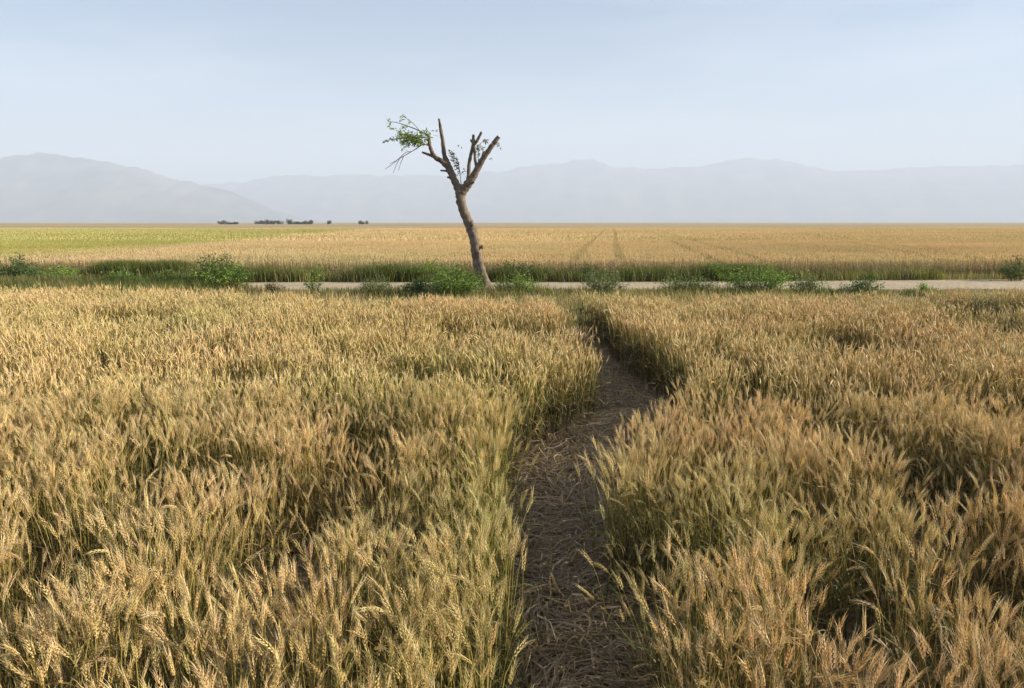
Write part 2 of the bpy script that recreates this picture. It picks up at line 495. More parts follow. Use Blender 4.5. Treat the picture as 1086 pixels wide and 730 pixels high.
def far_track(x, y):
    t = np.zeros_like(x)
    for x0, s in TRACKS:
        for dx in (0, 1.8):
            xc = x0 + dx + s * (y - 27) + .12 * np.sin(y * .05 + x0)
            t = np.maximum(t, (np.abs(x - xc) < .2) * 1.0)
    return t

def far_field(lod, ntemp, y0, y1, dens, seed, scale, k=.80, c=5.0):
    x, y = scatter(y0, y1, k, c, dens)
    edge = FAR0 + far_off(x) + (fbm(x * .5, x * 0 + 1, 19) - .5) * .9
    tr = far_track(x, y)
    keep = (y > edge) & (rng.random(len(x)) > tr * .3)
    x, y, tr = x[keep], y[keep], tr[keep]
    n = len(x)
    g = far_green(x, y)
    und = fbm(x * .12, y * .3, 15)
    hs = .98 + (fbm(x * .5, y * .5, 14) - .5) * .22 + (und - .5) * .14 + rng.normal(0, .05, n) - tr * .12
    ripe = np.clip(.86 + (fbm(x * .15, y * .25, 17) - .5) * .5 + rng.normal(0, .12, n), 0, 1) * (1 - (.85 if lod == 2 else .65) * g) * (1 - .3 * tr)
    bright = np.clip(rng.normal(1.03, .10, n) + (fbm(x * .06, y * .16, 18) - .5) * .3 - .14 * tr, .5, 1.5)
    t = tints(n, x * .2, y * .2)
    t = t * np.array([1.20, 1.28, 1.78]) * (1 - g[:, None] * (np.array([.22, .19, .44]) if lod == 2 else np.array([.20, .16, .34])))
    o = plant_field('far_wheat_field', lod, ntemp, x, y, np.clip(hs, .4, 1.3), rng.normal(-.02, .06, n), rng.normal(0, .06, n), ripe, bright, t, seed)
    return o
o = far_field(2, 24, 27.2, 60, 75, 3, 1)
tag(o, 'tall wheat standing along the far side of the dirt road', 'wheat field', kind='stuff')
o = far_field(3, 16, 60, 190, 12, 4, 1, .78, 8)
tag(o, 'open golden wheat with wheel tracks, green at its left', 'wheat field', kind='stuff')

# the crop's closed top far out, where single plants cannot be made out
def canopy():
    ys = np.concatenate([np.linspace(40, 200, 130), np.geomspace(204, 9000, 70)])
    u = np.linspace(-1, 1, 241)
    Y, U = np.meshgrid(ys, u, indexing='ij')
    X = U * (.85 * Y + 12)
    far = np.clip((Y - 130) / 80, 0, 1)
    Z = .38 + far * .36 + (fbm(X * .5, Y * .5, 71) - .5) * .12 + (fbm(X * .05, Y * .05, 72) - .5) * .1
    Z = np.where(Y <= 41, .02, Z)
    g = far_green(X.ravel(), Y.ravel())
    b = .9 + (fbm(X * .02, Y * .02, 73).ravel() - .5) * .35
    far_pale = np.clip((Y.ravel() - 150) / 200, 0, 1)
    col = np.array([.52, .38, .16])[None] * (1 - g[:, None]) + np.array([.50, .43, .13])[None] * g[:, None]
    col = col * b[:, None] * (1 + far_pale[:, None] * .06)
    nY, nU = X.shape
    idx = np.arange(nY * nU).reshape(nY, nU)
    a, b_, c, d = idx[:-1, :-1].ravel(), idx[:-1, 1:].ravel(), idx[1:, 1:].ravel(), idx[1:, :-1].ravel()
    T = np.concatenate([np.stack([a, b_, c], 1), np.stack([a, c, d], 1)])
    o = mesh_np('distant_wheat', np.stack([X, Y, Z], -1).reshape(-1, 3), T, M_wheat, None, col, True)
    tag(o, 'level sea of golden wheat running to the skyline', 'wheat field', kind='stuff')
canopy()

# ------------------------------------------------------------------ ground, road, path
def ground():
    ys = np.concatenate([[-9000, -300, -30], np.linspace(-6, 40, 60), np.geomspace(45, 11500, 30)])
    xs = np.concatenate([-np.geomspace(11500, 20, 20), np.linspace(-18, 18, 40), np.geomspace(20, 11500, 20)])
    Y, X = np.meshgrid(ys, xs, indexing='ij')
    Z = -(fbm(X * .8, Y * .8, 90) * .05) * (np.abs(Y) < 60)
    idx = np.arange(X.size).reshape(X.shape)
    a, b_, c, d = idx[:-1, :-1].ravel(), idx[:-1, 1:].ravel(), idx[1:, 1:].ravel(), idx[1:, :-1].ravel()
    T = np.concatenate([np.stack([a, b_, c], 1), np.stack([a, c, d], 1)])
    o = mesh_np('ground', np.stack([X, Y, Z], -1).reshape(-1, 3), T, M_soil, None, None, True)
    tag(o, 'brown field soil under the wheat', kind='structure')
ground()

def strip(name, mat, ctr, label):
    """ctr: list of (left point, right point) -> slightly crowned strip"""
    V, T = [], []
    m = 9
    for i, (l, r) in enumerate(ctr):
        l = np.array(l); r = np.array(r)
        for k in range(m):
            f = k / (m - 1)
            p = l * (1 - f) + r * f
            z = .006 + .018 * math.sin(math.pi * f) + .02 * (float(vnoise(p[0] * 2.5, p[1] * 2.5, 4)) - .5) * math.sin(math.pi * f)
            if k in (0, m - 1): z = -.03
            V.append((p[0], p[1], z))
    for i in range(len(ctr) - 1):
        for k in range(m - 1):
            a = i * m + k
            T += [(a, a + 1, a + m + 1), (a, a + m + 1, a + m)]
    o = mesh_np(name, V, T, mat, None, None, True)
    return tag(o, label, kind='structure')

strip('footpath', M_path, [((path_c(y) - path_w(y) - .1, y), (path_c(y) + path_w(y) + .1, y)) for y in np.linspace(-1.5, 14.4, 150)],
      'narrow trodden earth path winding through the wheat')
strip('dirt_road', M_road, [((x, ROAD1 + float(far_off(x)) + .25 * math.sin(x * .11) * .5 + float(vnoise(x * .7, 0, 6)) * .25),
                             (x, ROAD0 + float(vnoise(x * .6, 5, 7)) * .4)) for x in np.linspace(-45, 45, 220)],
      'pale dusty farm road crossing beyond the near wheat')

# trampled straw lying on the path
def straw():
    mb = MB()
    n = 15000
    y = rng.uniform(1.2, 14.6, n)
    near = rng.random(n) < .55
    y[near] = rng.uniform(1.4, 8.0, near.sum())
    x = path_c(y) + rng.normal(0, .55, n) * path_w(y) * 1.05
    for i in range(n):
        L = rng.uniform(.06, .38); a = rng.normal(1.2, 1.1) if rng.random() < .6 else rng.uniform(0, 6.28)
        a = a if rng.random() < .35 else float(vnoise(x[i] * 2.2, y[i] * 1.6, 66)) * 5 + rng.normal(0, .3)
        d = np.array([math.cos(a), math.sin(a), 0]); s = np.array([-d[1], d[0], rng.uniform(-.6, .6)])
        z0 = rng.uniform(.028, .075); w = rng.uniform(.0018, .005) if rng.random() < .8 else rng.uniform(.007, .013)
        arch = rng.uniform(0, .03) if rng.random() < .9 else rng.uniform(.03, .14)
        curve = rng.normal(0, .05)
        pts = [np.array([x[i], y[i], z0]) + d * L * (f - .5) + np.array([0, 0, 1]) * arch * 4 * f * (1 - f) + np.array([-d[1], d[0], 0]) * curve * 4 * f * (1 - f)
               for f in (0, .33, .67, 1)]
        c = np.array([.38, .29, .17]) * rng.uniform(.45, 1.25) * np.array([1, rng.uniform(.92, 1.06), rng.uniform(.75, 1.2)])
        V = []
        for p in pts: V += [p - s * w / 2, p + s * w / 2]
        mb.add(V, [(0, 1, 3), (0, 3, 2), (2, 3, 5), (2, 5, 4), (4, 5, 7), (4, 7, 6)], c)
    o = mb.build('trampled_straw', M_wheat)
    tag(o, 'loose flattened straw strewn along the footpath', 'straw', kind='stuff')
straw()

# ------------------------------------------------------------------ verge grass and weeds
def blades(name, x, y, h, w, green, label, seed):
    n = len(x)
    r_ = np.random.default_rng(seed)
    a = r_.uniform(0, 6.28, n); ln = r_.uniform(.05, .55, n) * h
    dx, dy = np.cos(a), np.sin(a)
    V = np.zeros((n, 5, 3)); 
    for j, (f, ww) in enumerate(((0, 1), (.55, .8), (1, 0))):
        px = x + dx * ln * f ** 2; py = y + dy * ln * f ** 2; pz = h * (f - .18 * f * f * (ln / h)) - .02
        if j < 2:
            V[:, 2 * j] = np.stack([px - dy * w * ww / 2, py + dx * w * ww / 2, pz], 1)
            V[:, 2 * j + 1] = np.stack([px + dy * w * ww / 2, py - dx * w * ww / 2, pz], 1)
        else: V[:, 4] = np.stack([px, py, pz], 1)
    T = np.array([(0, 1, 3), (0, 3, 2), (2, 3, 4)])
    TT = (T[None] + (np.arange(n) * 5)[:, None, None]).reshape(-1, 3)
    cg = np.array([.13, .15, .034]); cd = np.array([.40, .31, .15])
    c = cg[None] * green[:, None] + cd[None] * (1 - green[:, None])
    c = c * r_.uniform(.65, 1.3, (n, 1)) * (1 + r_.normal(0, .08, (n, 3)))
    C = np.repeat(c, 5, 0)
    o = mesh_np(name, V.reshape(-1, 3), TT, M_leaf, None, C)
    return tag(o, label, 'grass', kind='stuff')

# near side of the road
n = 110000
x = rng.uniform(-24, 24, n); y = rng.uniform(14.6, 24.3, n)
pk = fbm(x * .35, y * .35, 101); fz = fbm(x * .9, y * .9, 102)
onpath = np.abs(x - .8) < .3
left = np.clip((-7.6 - x) / 1.5, 0, 1)
near_shrub = np.zeros_like(x)
for spx, sw, sy in ((231, 62, 22.8), (180, 50, 23.2), (125, 60, 23.2), (480, 80, 21.8), (440, 40, 22.2), (398, 46, 22.3), (555, 64, 22.2), (640, 60, 22.2), (728, 70, 22.4), (806, 84, 22.5), (860, 50, 22.6), (914, 54, 22.3), (980, 30, 22.2)):
    sx = (spx - CX) / F * sy
    near_shrub = np.maximum(near_shrub, np.exp(-((x - sx) / (sw / F * sy * .62)) ** 2) * np.exp(-((y - sy) / .7) ** 2))
near_shrub *= .4 + 1.2 * fz
keep = (rng.random(n) < (.25 + .9 * pk + .8 * near_shrub + left) * (1 - .35 * (y > 23.4) * (1 - left))) & ~(onpath & (y < 15.0))
x, y, pk, fz, left, near_shrub = [a[keep] for a in (x, y, pk, fz, left, near_shrub)]
rgt = np.clip((x - 7) / 3, 0, 1)
h = (1 - .45 * rgt) * np.clip(.04 + .20 * pk + .10 * fz + rng.normal(0, .04, len(x)) + left * .34, .04, .8) * np.where(y > 22.6, .45 + .5 * left, 1) + near_shrub * .2
blades('verge_grass', x, y, h, .014, np.clip(.35 + (fz - .5) * 1.6 + left * .45 + near_shrub * .7 + rng.normal(0, .2, len(x)), 0, 1),
       'rough mixed grass between the near wheat and the road', 31)
# far side of the road
n = 80000
x = rng.uniform(-32, 32, n); y = FAR0 - .35 + far_off(x) + rng.normal(0, .33, n)
lf = np.clip((-4 - x) / 6, 0, 1); rt = np.clip((x - 12) / 6, 0, 1)
pk = np.clip((fbm(x * .45, y * .2, 111, 3) - .5) * 2.2 + .5, 0, 1)
h = np.clip(.20 + .46 * pk + .22 * lf - .04 * rt + rng.normal(0, .06, n), .05, .85)
keep = rng.random(n) < np.clip(.08 + 1.0 * pk + .3 * lf - .15 * rt, 0, 1)
blades('verge_grass', x[keep], y[keep], h[keep], .018, np.clip(.82 + (pk - .5) * .8 - rt * .25 + rng.normal(0, .15, n), 0, 1)[keep],
       'green weedy grass along the foot of the far wheat', 32)

def shrub(px, base_y, wpx, hpx, Y, label, group, nleaf, size, green=(.075, .13, .028), ground_z=0.0, name='weed_shrub', dense=1.0, seed=0, depth=.8):
    """px: centre, wpx/hpx: size in photo pixels, Y: distance"""
    r_ = np.random.default_rng(seed + 500)
    c = atdist(px, base_y, Y); k = Y / F * 1.01
    W, H = wpx * k, hpx * k
    root = empty(name, (c.x, Y, ground_z), r_.uniform(-.3, .3))
    st, fo = MB(), MB()
    ns = max(6, int(nleaf / 26))
    green = np.array(green)
    per = nleaf / ns
    for s in range(ns):
        a = r_.uniform(0, 6.28); rad = math.sqrt(r_.random()) * .5
        tip = np.array([math.cos(a) * rad * W, math.sin(a) * rad * W * depth, H * (1 - (rad * 2) ** 2 * .5) * r_.uniform(.58, 1.12)])
        b = np.array([math.cos(a) * rad * W * .25, math.sin(a) * rad * W * .2, -.03])
        mid = (b + tip) / 2 + np.array([0, 0, H * .08])
        P = smooth_path([b, mid, tip], 4)
        tube(st, P, np.linspace(.007, .0025, len(P)), 3, np.array([.13, .12, .05]) * r_.uniform(.7, 1.2), cap=False)
        tone = r_.uniform(.7, 1.35); yel = r_.uniform(-.1, .25)
        for q in range(int(1.5 * per * r_.uniform(.6, 1.4))):
            f = r_.uniform(.12, 1) ** .8
            p = np.array([np.interp(f * (len(P) - 1), range(len(P)), P[:, j]) for j in range(3)])
            p = p + r_.normal(0, 1, 3) * np.array([.07, .07, .05]) * (W / .9) ** .5 * .8
            if p[2] < .01: p[2] = r_.uniform(.01, .06)
            d = unit(np.array([r_.normal(), r_.normal(), r_.normal() * .5 + .25])); sd = unit(np.cross(d, r_.normal(0, 1, 3)))
            L = size * r_.uniform(.6, 1.3); w = L * r_.uniform(.35, .55)
            nn = np.cross(d, sd)
            fo.add([p, p + d * L * .45 + sd * w / 2 + nn * L * .08, p + d * L - nn * L * .1, p + d * L * .45 - sd * w / 2 + nn * L * .08],
                   [(0, 1, 2), (0, 2, 3)], green * tone * r_.uniform(.75, 1.25) * np.array([1 + yel, 1, 1]))
    st.build('stem', M_leaf, root); fo.build('foliage', M_leaf, root)
    return tag(root, label, 'shrub', group)

G1 = 'weeds along the near side of the road'; G2 = 'weeds along the far side of the road'
DG = (.075, .13, .035); LG = (.17, .27, .055); GG = (.15, .20, .085)
SH = [
 # px, base, w, h, Y, label, group, leaves, size, colour
 (232, 311, 74, 39, 22.8, 'large dense round green shrub left of the tree, tallest weed by the road', G1, 3000, .075, LG),
 (184, 309, 46, 22, 23.2, 'low spreading green bush touching the large round shrub on its left', G1, 1300, .07, LG),
 (132, 309, 50, 24, 23.3, 'loose green bush halfway between the large round shrub and the left frame edge', G1, 1300, .07, LG),
 (20, 303, 60, 30, 25.6, 'dark green leafy bush in the left corner under the far wheat', G1, 1900, .075, DG),
 (66, 305, 46, 24, 25.0, 'mid green low bush second from the left frame edge', G1, 1200, .07, LG),
 (482, 319, 70, 33, 21.6, 'bright leafy green shrub crowding the foot of the bare tree', G1, 3000, .07, LG),
 (445, 318, 36, 20, 22.0, 'dark low weed directly left of the shrub at the tree foot', G1, 900, .06, DG),
 (550, 317, 60, 22, 22.2, 'low green weed just right of the tree trunk', G1, 900, .06, LG),
 (398, 317, 46, 20, 22.2, 'grey green low weed on the road edge left of the tree', G1, 900, .055, GG),
 (334, 315, 24, 22, 22.6, 'small thin pale weed standing alone against the pale road', G1, 380, .055, LG),
 (292, 313, 28, 12, 22.6, 'brownish low dry weed beside the large round shrub on its right', G1, 420, .05, (.15, .12, .055)),
 (640, 317, 58, 25, 22.2, 'grey green weed in front of the road where the footpath ends', G1, 1300, .06, GG),
 (728, 315, 66, 21, 22.4, 'long low grey green weed right of the footpath end', G1, 1200, .06, GG),
 (806, 314, 80, 33, 22.5, 'tall feathery green weed, tallest one right of the footpath', G1, 1900, .065, LG),
 (856, 314, 44, 21, 22.6, 'low green weed tucked against the feathery weed on its right', G1, 800, .06, GG),
 (914, 316, 50, 20, 22.2, 'dark rounded weed on the road edge right of the feathery weed', G1, 1000, .06, DG),
 (980, 316, 20, 13, 22.2, 'tiny bright green weed on the verge at the right', G1, 260, .055, LG),
 (1032, 328, 70, 20, 17.2, 'dark low weed patch in the hollow near the right frame edge', G1, 1300, .06, (.05, .075, .035)),
 (545, 300, 70, 22, 27.3, 'dark green weed clump under the far wheat right of the trunk', G2, 1500, .07, DG),
 (408, 300, 60, 20, 27.3, 'green weed clump under the far wheat left of the tree', G2, 1300, .07, DG),
 (455, 299, 50, 24, 27.3, 'tall green weed clump under the far wheat beside the tree on its left', G2, 1300, .07, LG),
 (330, 300, 46, 16, 27.3, 'low green weed clump across the road behind the thin pale weed', G2, 900, .065, LG),
 (620, 300, 66, 18, 27.3, 'green weed clump under the far wheat behind the footpath end', G2, 1200, .065, DG),
 (760, 299, 46, 20, 27.3, 'pale green weed clump across the road beside the feathery weed on its left', G2, 1000, .065, LG),
 (1076, 299, 40, 26, 27.3, 'dark green weed clump under the far wheat at the right frame edge', G2, 900, .07, DG),
]
for i, (px, by, w, h, Y, lab, gr, nl, sz, colr) in enumerate(SH):
    shrub(px, by, w, h, Y, lab, gr, nl, sz, colr, seed=i)

# ------------------------------------------------------------------ the tree
TY = 22.9
def tp(px, py, dy=0.0):
    v = atdist(px, py, TY + dy); return np.array(v)
tb = tp(515, 312); tb[2] = 0
tree = empty('pollarded_tree', tuple(tb))
tag(tree, 'lone leaning pollarded tree with cut bare limbs and one leafy branch', 'tree')
def loc(P): return np.array(P) - tb
KM = TY / F
def limb(mb, pts, wpx, sides=10, rough=.10, seed=0, m=6, capcol=(1.5, 1.45, 1.3), **kw):
    P = smooth_path([loc(tp(*p)) for p in pts], m)
    r = np.interp(np.linspace(0, 1, len(P)), np.linspace(0, 1, len(wpx)), np.array(wpx) * KM / 2)
    r_ = np.random.default_rng(seed + 90)
    jit = r_.normal(0, 1, P.shape)
    if len(P) > 4: jit[1:-1] = (jit[:-2] + jit[1:-1] + jit[2:]) / 2.2
    P = P + jit * r[:, None] * .045
    r = r * (1 + .12 * np.sin(np.arange(len(P)) * 1.9 + seed) * r_.uniform(.2, 1, len(P)))
    tube(mb, P, r, sides, (1, 1, 1), rough, True, capcol, seed)
    return P
mb = MB()
base = [(516.5, 318, 0), (515.5, 308, 0), (512.5, 297, 0), (508.5, 284, .02), (505, 270, 0), (503.2, 257, -.06), (500.3, 244, .05), (494.6, 231, .06), (490.0, 218, -.02), (488.4, 207, 0), (488.5, 200, 0), (488.5, 196, 0)]
limb(mb, base, [18, 13.4, 11.4, 10.6, 10.2, 10.2, 11.6, 10.2, 9.6, 10, 10.4, 8.6], 18, .13, 1, 6)
# burrs on the trunk
for (bx, by, s, sd) in ((503, 250, 3.4, 1), (500.5, 238, 2.4, 2), (511, 262, 1.8, 3), (507, 268, 2.0, 4)):
    c = loc(tp(bx, by, -.10)); s = s * KM
    tube(mb, [c + np.array([0, .05, -s * 1.3]), c + np.array([0, .0, -s * .6]), c, c + np.array([0, 0, s * .7]), c + np.array([0, .05, s * 1.4])],
         [s * .3, s * .8, s, s * .75, s * .2], 9, (.95, .9, .88), .2, True, None, sd)
trunk = mb.build('trunk', M_bark, tree, True)

def part_limb(name, specs, label=None):
    mb = MB()
    for s in specs: limb(mb, *s)
    o = mb.build(name, M_bark, tree, True)
    if label: o['label'] = label
    return o
part_limb('limb', [([(489, 207, 0), (484.5, 197, .05), (480, 187, .08), (476, 178, .1), (473.5, 171, .12), (471.5, 165, .15), (469.5, 150, .15), (467.5, 138, .12), (465.5, 126, .1)],
                    [9, 8.4, 8, 7.6, 6, 4.6, 3.7, 3.4, 2.0], 10, .12, 11),
                   ([(478, 184, .09), (473, 181.5, .1), (467, 181, .1)], [3.2, 2.2, 1.8], 7, .1, 12),
                   ([(480, 191, .08), (476.5, 188.5, .05), (474.5, 188.3, 0)], [3, 2.2, 1.8], 7, .1, 13)], 'upright limb with a thin bare spike at its top')
part_limb('limb', [([(475, 177, .1), (468.5, 171.5, .05), (461.5, 167, 0), (457.5, 160, -.08), (455.3, 152, -.12), (455, 146, -.15), (453, 142, -.2)],
                    [6.6, 5.4, 5, 4.2, 3.6, 3.2, 1.6], 9, .12, 14),
                   ([(461, 166.5, 0), (454.5, 164, .02), (447.5, 161.5, .04)], [4.2, 3, 2.2], 7, .1, 15)], 'crooked left limb carrying the green leaves')
part_limb('limb', [([(488.5, 207, 0), (493.5, 199.5, -.02), (499.5, 191, -.05), (506, 180, -.08), (512, 169, -.1), (519, 158.5, -.12), (525, 150.5, -.14), (529, 145, -.15)],
                    [9.5, 9, 8, 7, 6.2, 5.6, 5, 4.4], 10, .12, 16),
                   ([(520, 157, -.12), (521.5, 154, -.2), (521.5, 152.5, -.24)], [3, 2.2, 2], 7, .1, 18),
                   ([(513, 167, -.1), (512.5, 163, -.2), (514, 160.5, -.22)], [3, 2.4, 2], 7, .1, 23),
                   ([(497, 195, -.04), (501, 194, -.15), (503, 193, -.18)], [3.4, 2.6, 2.2], 7, .1, 24)], 'thick right limb with a pale sawn end')
part_limb('limb', [([(495.5, 197, 0), (496.8, 187, .08), (497.3, 175, .12), (499.5, 164, .14), (502, 153, .12), (502, 146, .1), (502, 143, .1)],
                    [4.8, 4.2, 3.8, 3.8, 4, 3, 2.2], 9, .12, 17),
                   ([(501, 151, .12), (499.5, 149, .1), (498.8, 148.6, .1)], [2.6, 2, 1.7], 7, .1, 22),
                   ([(503, 153, .12), (506.8, 148, .1), (510.8, 140, .08)], [3.6, 3, 2.2], 8, .1, 19),
                   ([(506, 181, -.06), (504, 170, 0), (503.2, 160, .08), (502.6, 152, .12)], [3.4, 3, 2.8, 2.2], 8, .1, 20)], 'slim middle limb ending in two short stubs')
# thin hanging twigs
for j, pts in enumerate(([(457, 155, -.1), (449, 153.5, -.2), (441, 158, -.25), (432, 163.5, -.3), (424, 168, -.3), (415, 175, -.3), (408.5, 179.5, -.3)],
            [(424, 168, -.3), (420, 176, -.35), (417, 184, -.4)], [(428, 166, -.3), (425, 173, -.2), (422.5, 181, -.2)], [(436, 161, -.25), (430, 162, -.4), (421, 170, -.5), (413, 174, -.5)],
            [(455, 146, -.15), (445, 146, -.3), (432, 146, -.4), (421, 147, -.45), (410, 149, -.5)], [(454, 144, -.15), (443, 138, -.1), (430, 133, 0), (420, 130, .1), (413, 129, .1)],
            [(446, 140, -.1), (438, 131, -.3), (430, 125, -.4), (426, 122, -.4)], [(455, 145, -.1), (450, 140, .1), (453, 138, .3), (456, 144, .3)],
            [(489, 196, .1), (488, 185, .05), (486.5, 175, .05), (484, 166, .05)], [(489, 185, .05), (492, 182, 0), (494.5, 182, 0)],
            [(505, 158, .1), (509, 153, .1), (514, 149, .1)], [(508, 176, -.08), (507, 164, -.1), (509, 155, -.12)], [(525, 151, -.14), (529, 152, -.3), (530, 156, -.35)])):
    w0 = [1.3, 1.0, .7, .5] if j in (0, 4, 5) else [.8, .6, .4]
    mb = MB(); limb(mb, pts, w0, 5, .08, 30 + j, 4, (1, 1, 1)); mb.build('twig', M_bark, tree, True)

def leaf_at(mb, r_, p, L, col, hang=.3):
    d = unit(np.array([r_.normal(), r_.normal(), r_.normal() * .6 - hang])); sd = unit(np.cross(d, r_.normal(0, 1, 3))); nn = np.cross(d, sd)
    w = L * r_.uniform(.38, .55)
    mb.add([p, p + d * L * .3 + sd * w * .42 + nn * L * .06, p + d * L * .65 + sd * w * .36 + nn * L * .03, p + d * L - nn * L * .1,
            p + d * L * .65 - sd * w * .36 + nn * L * .03, p + d * L * .3 - sd * w * .42 + nn * L * .06],
           [(0, 1, 5), (1, 2, 4), (1, 4, 5), (2, 3, 4)], col)
r_ = np.random.default_rng(77)
mb = MB()
cl = [(437, 147, 9.5, 6, 320), (428, 144, 5.5, 5.5, 120), (444, 150, 6, 4.5, 140), (431, 152, 6, 4, 55), (424, 141, 4, 4, 32), (448, 143, 5, 4, 40), (455, 146, 4, 6, 40),
      (419, 147.5, 5, 1.8, 22), (409.5, 149.5, 2, 1.4, 12), (413.5, 131.5, 2, 3.4, 18), (418, 136.5, 1.8, 1.8, 10), (427.5, 123.5, 2, 1.8, 11), (425.5, 127.2, 1.6, 1, 7),
      (428.5, 134.5, 2.2, 2, 12), (410.5, 126.5, 2.4, 1, 6), (433, 130, 2, 1.6, 6), (452, 139, 4, 2, 14)]
for cx, cy, sx, sy, k in cl:
    for q in range(k):
        dx, dy = r_.normal(0, .55), r_.normal(0, .55)
        p = loc(tp(cx + dx * sx, cy + dy * sy, r_.normal(-.25, .16)))
        g = r_.random()
        c = np.array([.13, .20, .045]) * (1 - g) + np.array([.27, .35, .085]) * g
        leaf_at(mb, r_, p, r_.uniform(.06, .115), c * r_.uniform(.7, 1.2))
mb.build('foliage', M_treeleaf, tree)
mb = MB()
for cx, cy, sx, sy, k in [(478.5, 162, 2.6, 3, 26), (482, 169, 3, 4, 34), (485.5, 177, 2.6, 4, 28), (486, 184, 1.5, 3, 12), (515, 149.5, 3.5, 2.5, 40), (507, 156, 3, 5, 44), (508, 163, 2.5, 4, 34), (511, 158, 2.5, 3, 20), (480, 165, 2.5, 4, 30), (484, 173, 2.5, 4, 30), (527, 153, 2, 2, 8),
                          (530, 157, 1, 2, 5), (502, 150, 2, 3, 8), (492, 181, 2, 1.5, 6), (465, 141, 2, 4, 5), (487, 155.5, 2, 1, 3), (521, 168, 1.5, 2, 4)]:
    for q in range(k):
        p = loc(tp(cx + r_.normal(0, .5) * sx, cy + r_.normal(0, .5) * sy, r_.normal(.02, .10)))
        c = np.array([.20, .15, .085]) if r_.random() < .6 else np.array([.12, .14, .05])
        leaf_at(mb, r_, p, r_.uniform(.05, .09), c * r_.uniform(.7, 1.3))
o = mb.build('foliage', M_treeleaf, tree); o['label'] = 'sparse withered brownish leaves among the bare limbs'

# ------------------------------------------------------------------ far trees on the skyline
DT = [(237, 8, 6.2, 'leftmost dark tree on the skyline, broad and low'), (247, 12, 3.8, 'very low bush trailing right of the leftmost skyline tree'),
      (277, 10, 6.0, 'round dark tree at the left end of the longer skyline clump'), (286, 10, 6.4, 'rounded tree in the middle of the left skyline clump'), (294, 9, 5.4, 'lower tree at the right end of the left skyline clump'),
      (307, 5, 7.6, 'slim tall dark tree on the skyline, tallest of the row'), (316, 10, 4.0, 'low spreading bush right of the slim skyline tree'), (324, 9, 4.8, 'low round bush between spreading bush and last tree of the skyline row'),
      (331, 8, 6.0, 'round tree at the right end of the skyline row'), (349, 4, 5.4, 'tiny lone bush on the skyline between two clumps'), (386, 8, 5.6, 'lone small tree on the skyline nearest the big bare tree')]
for i, (px, w, h, lab) in enumerate(DT):
    r_ = np.random.default_rng(800 + i)
    Y = 560 + r_.uniform(-30, 30)
    c = atdist(px, 236, Y)
    hh = HC + (h * .74 - 1.6) * Y / F + .3; ww = w * 1.25 * Y / F
    root = empty('distant_tree', (c.x, Y, 0))
    tr, cr = MB(), MB()
    for q in range(3):
        a = r_.uniform(0, 6.28)
        tube(tr, smooth_path([(0, 0, -.1), (r_.normal(0, .15), 0, hh * .35), (math.cos(a) * ww * .22, math.sin(a) * ww * .2, hh * .75)], 4), np.linspace(.22, .08, 9), 6, (1, 1, 1), .1)
    nl = int(420 * ww / 6 + 260)
    lobes = [(r_.uniform(-.42, .42) * ww, r_.uniform(-.3, .3) * ww, hh * r_.uniform(.2, .62), r_.uniform(.25, .42)) for _ in range(10)]
    for q in range(nl):
        lx, ly, lz, lr = lobes[r_.integers(7)]
        v = unit(r_.normal(0, 1, 3)) * r_.random() ** .4
        p = np.array([lx + v[0] * lr * ww * .6, ly + v[1] * lr * ww * .6, max(.15, lz + v[2] * lr * hh * .95)])
        leaf_at(cr, r_, p, r_.uniform(.45, .9), np.array([.05, .07, .03]) * r_.uniform(.7, 1.3), 0)
    tr.build('trunk', M_bark, root); cr.build('crown', M_treeleaf, root)
    tag(root, lab, 'tree', 'far trees on the skyline')

# ------------------------------------------------------------------ single stalks that stand out beside the path
def lone(px, py, H, yaw, nod, ripe, lean, label, seed, group='wheat stalks standing out beside the path'):
    gx, gy = onplane(px, py, 0)
    root = empty('wheat_stalk', (gx, gy, 0), yaw)
    V, T, Rl = stalk(seed, 0, nod)
    k = H / .8
    V = V.copy(); b = np.clip(V[:, 2] / .75, 0, 2) ** 1.6
    V[:, 2] = V[:, 2] + (k - 1) * np.minimum(V[:, 2], .6)
    V[:, 0] += b * lean
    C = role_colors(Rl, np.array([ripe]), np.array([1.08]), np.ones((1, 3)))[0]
    lv = np.nonzero(Rl > 3.5)[0]; per = 12
    parts_ = [('stem', Rl < 1.5), ('ear', (Rl > 1.5) & (Rl < 3.5))]
    for q in range(0, len(lv), per):
        mm = np.zeros(len(V), bool); mm[lv[q:q + per]] = True; parts_.append(('leaf', mm))
    for nm, m in parts_:
        idx = np.full(len(V), -1); idx[m] = np.arange(m.sum())
        tt = T[m[T].all(1)]
        mesh_np(nm, V[m], idx[tt], M_wheat, root, C[m])
    tag(root, label, 'wheat stalk', group)
LS = [
 (541, 590, .62, 0.2, .3, .15, .10, 'green stalk leaning out over the left edge of the path, nearest the camera', 901),
 (650, 702, .60, 3.5, .55, .85, .02, 'pale nodding wheat ear standing alone inside the right edge of the path', 902),
 (672, 712, .55, 2.6, 1.5, .7, .05, 'wheat stalk with its ear bent right over, in the shade right of the path', 903),
 (682, 547, .68, 1.0, .25, .9, .02, 'pale upright ear on the right rim where the path narrows', 904),
 (694, 553, .66, 2.0, .2, .95, .06, 'pale leaning ear beside the upright one on the right rim of the path', 905),
 (634, 424, .86, 2.0, .1, .45, .0, 'tall straight stalk on the left rim where the path bends right', 906),
 (640, 427, .80, 4.0, .3, .5, .03, 'tall stalk with a tilted ear at the bend, right of the straight one', 907),
 (700, 640, .62, 3.0, 1.2, .55, .08, 'stalk with drooping ear hanging toward the path from the right wheat', 908),
]
for a in LS: lone(*a)

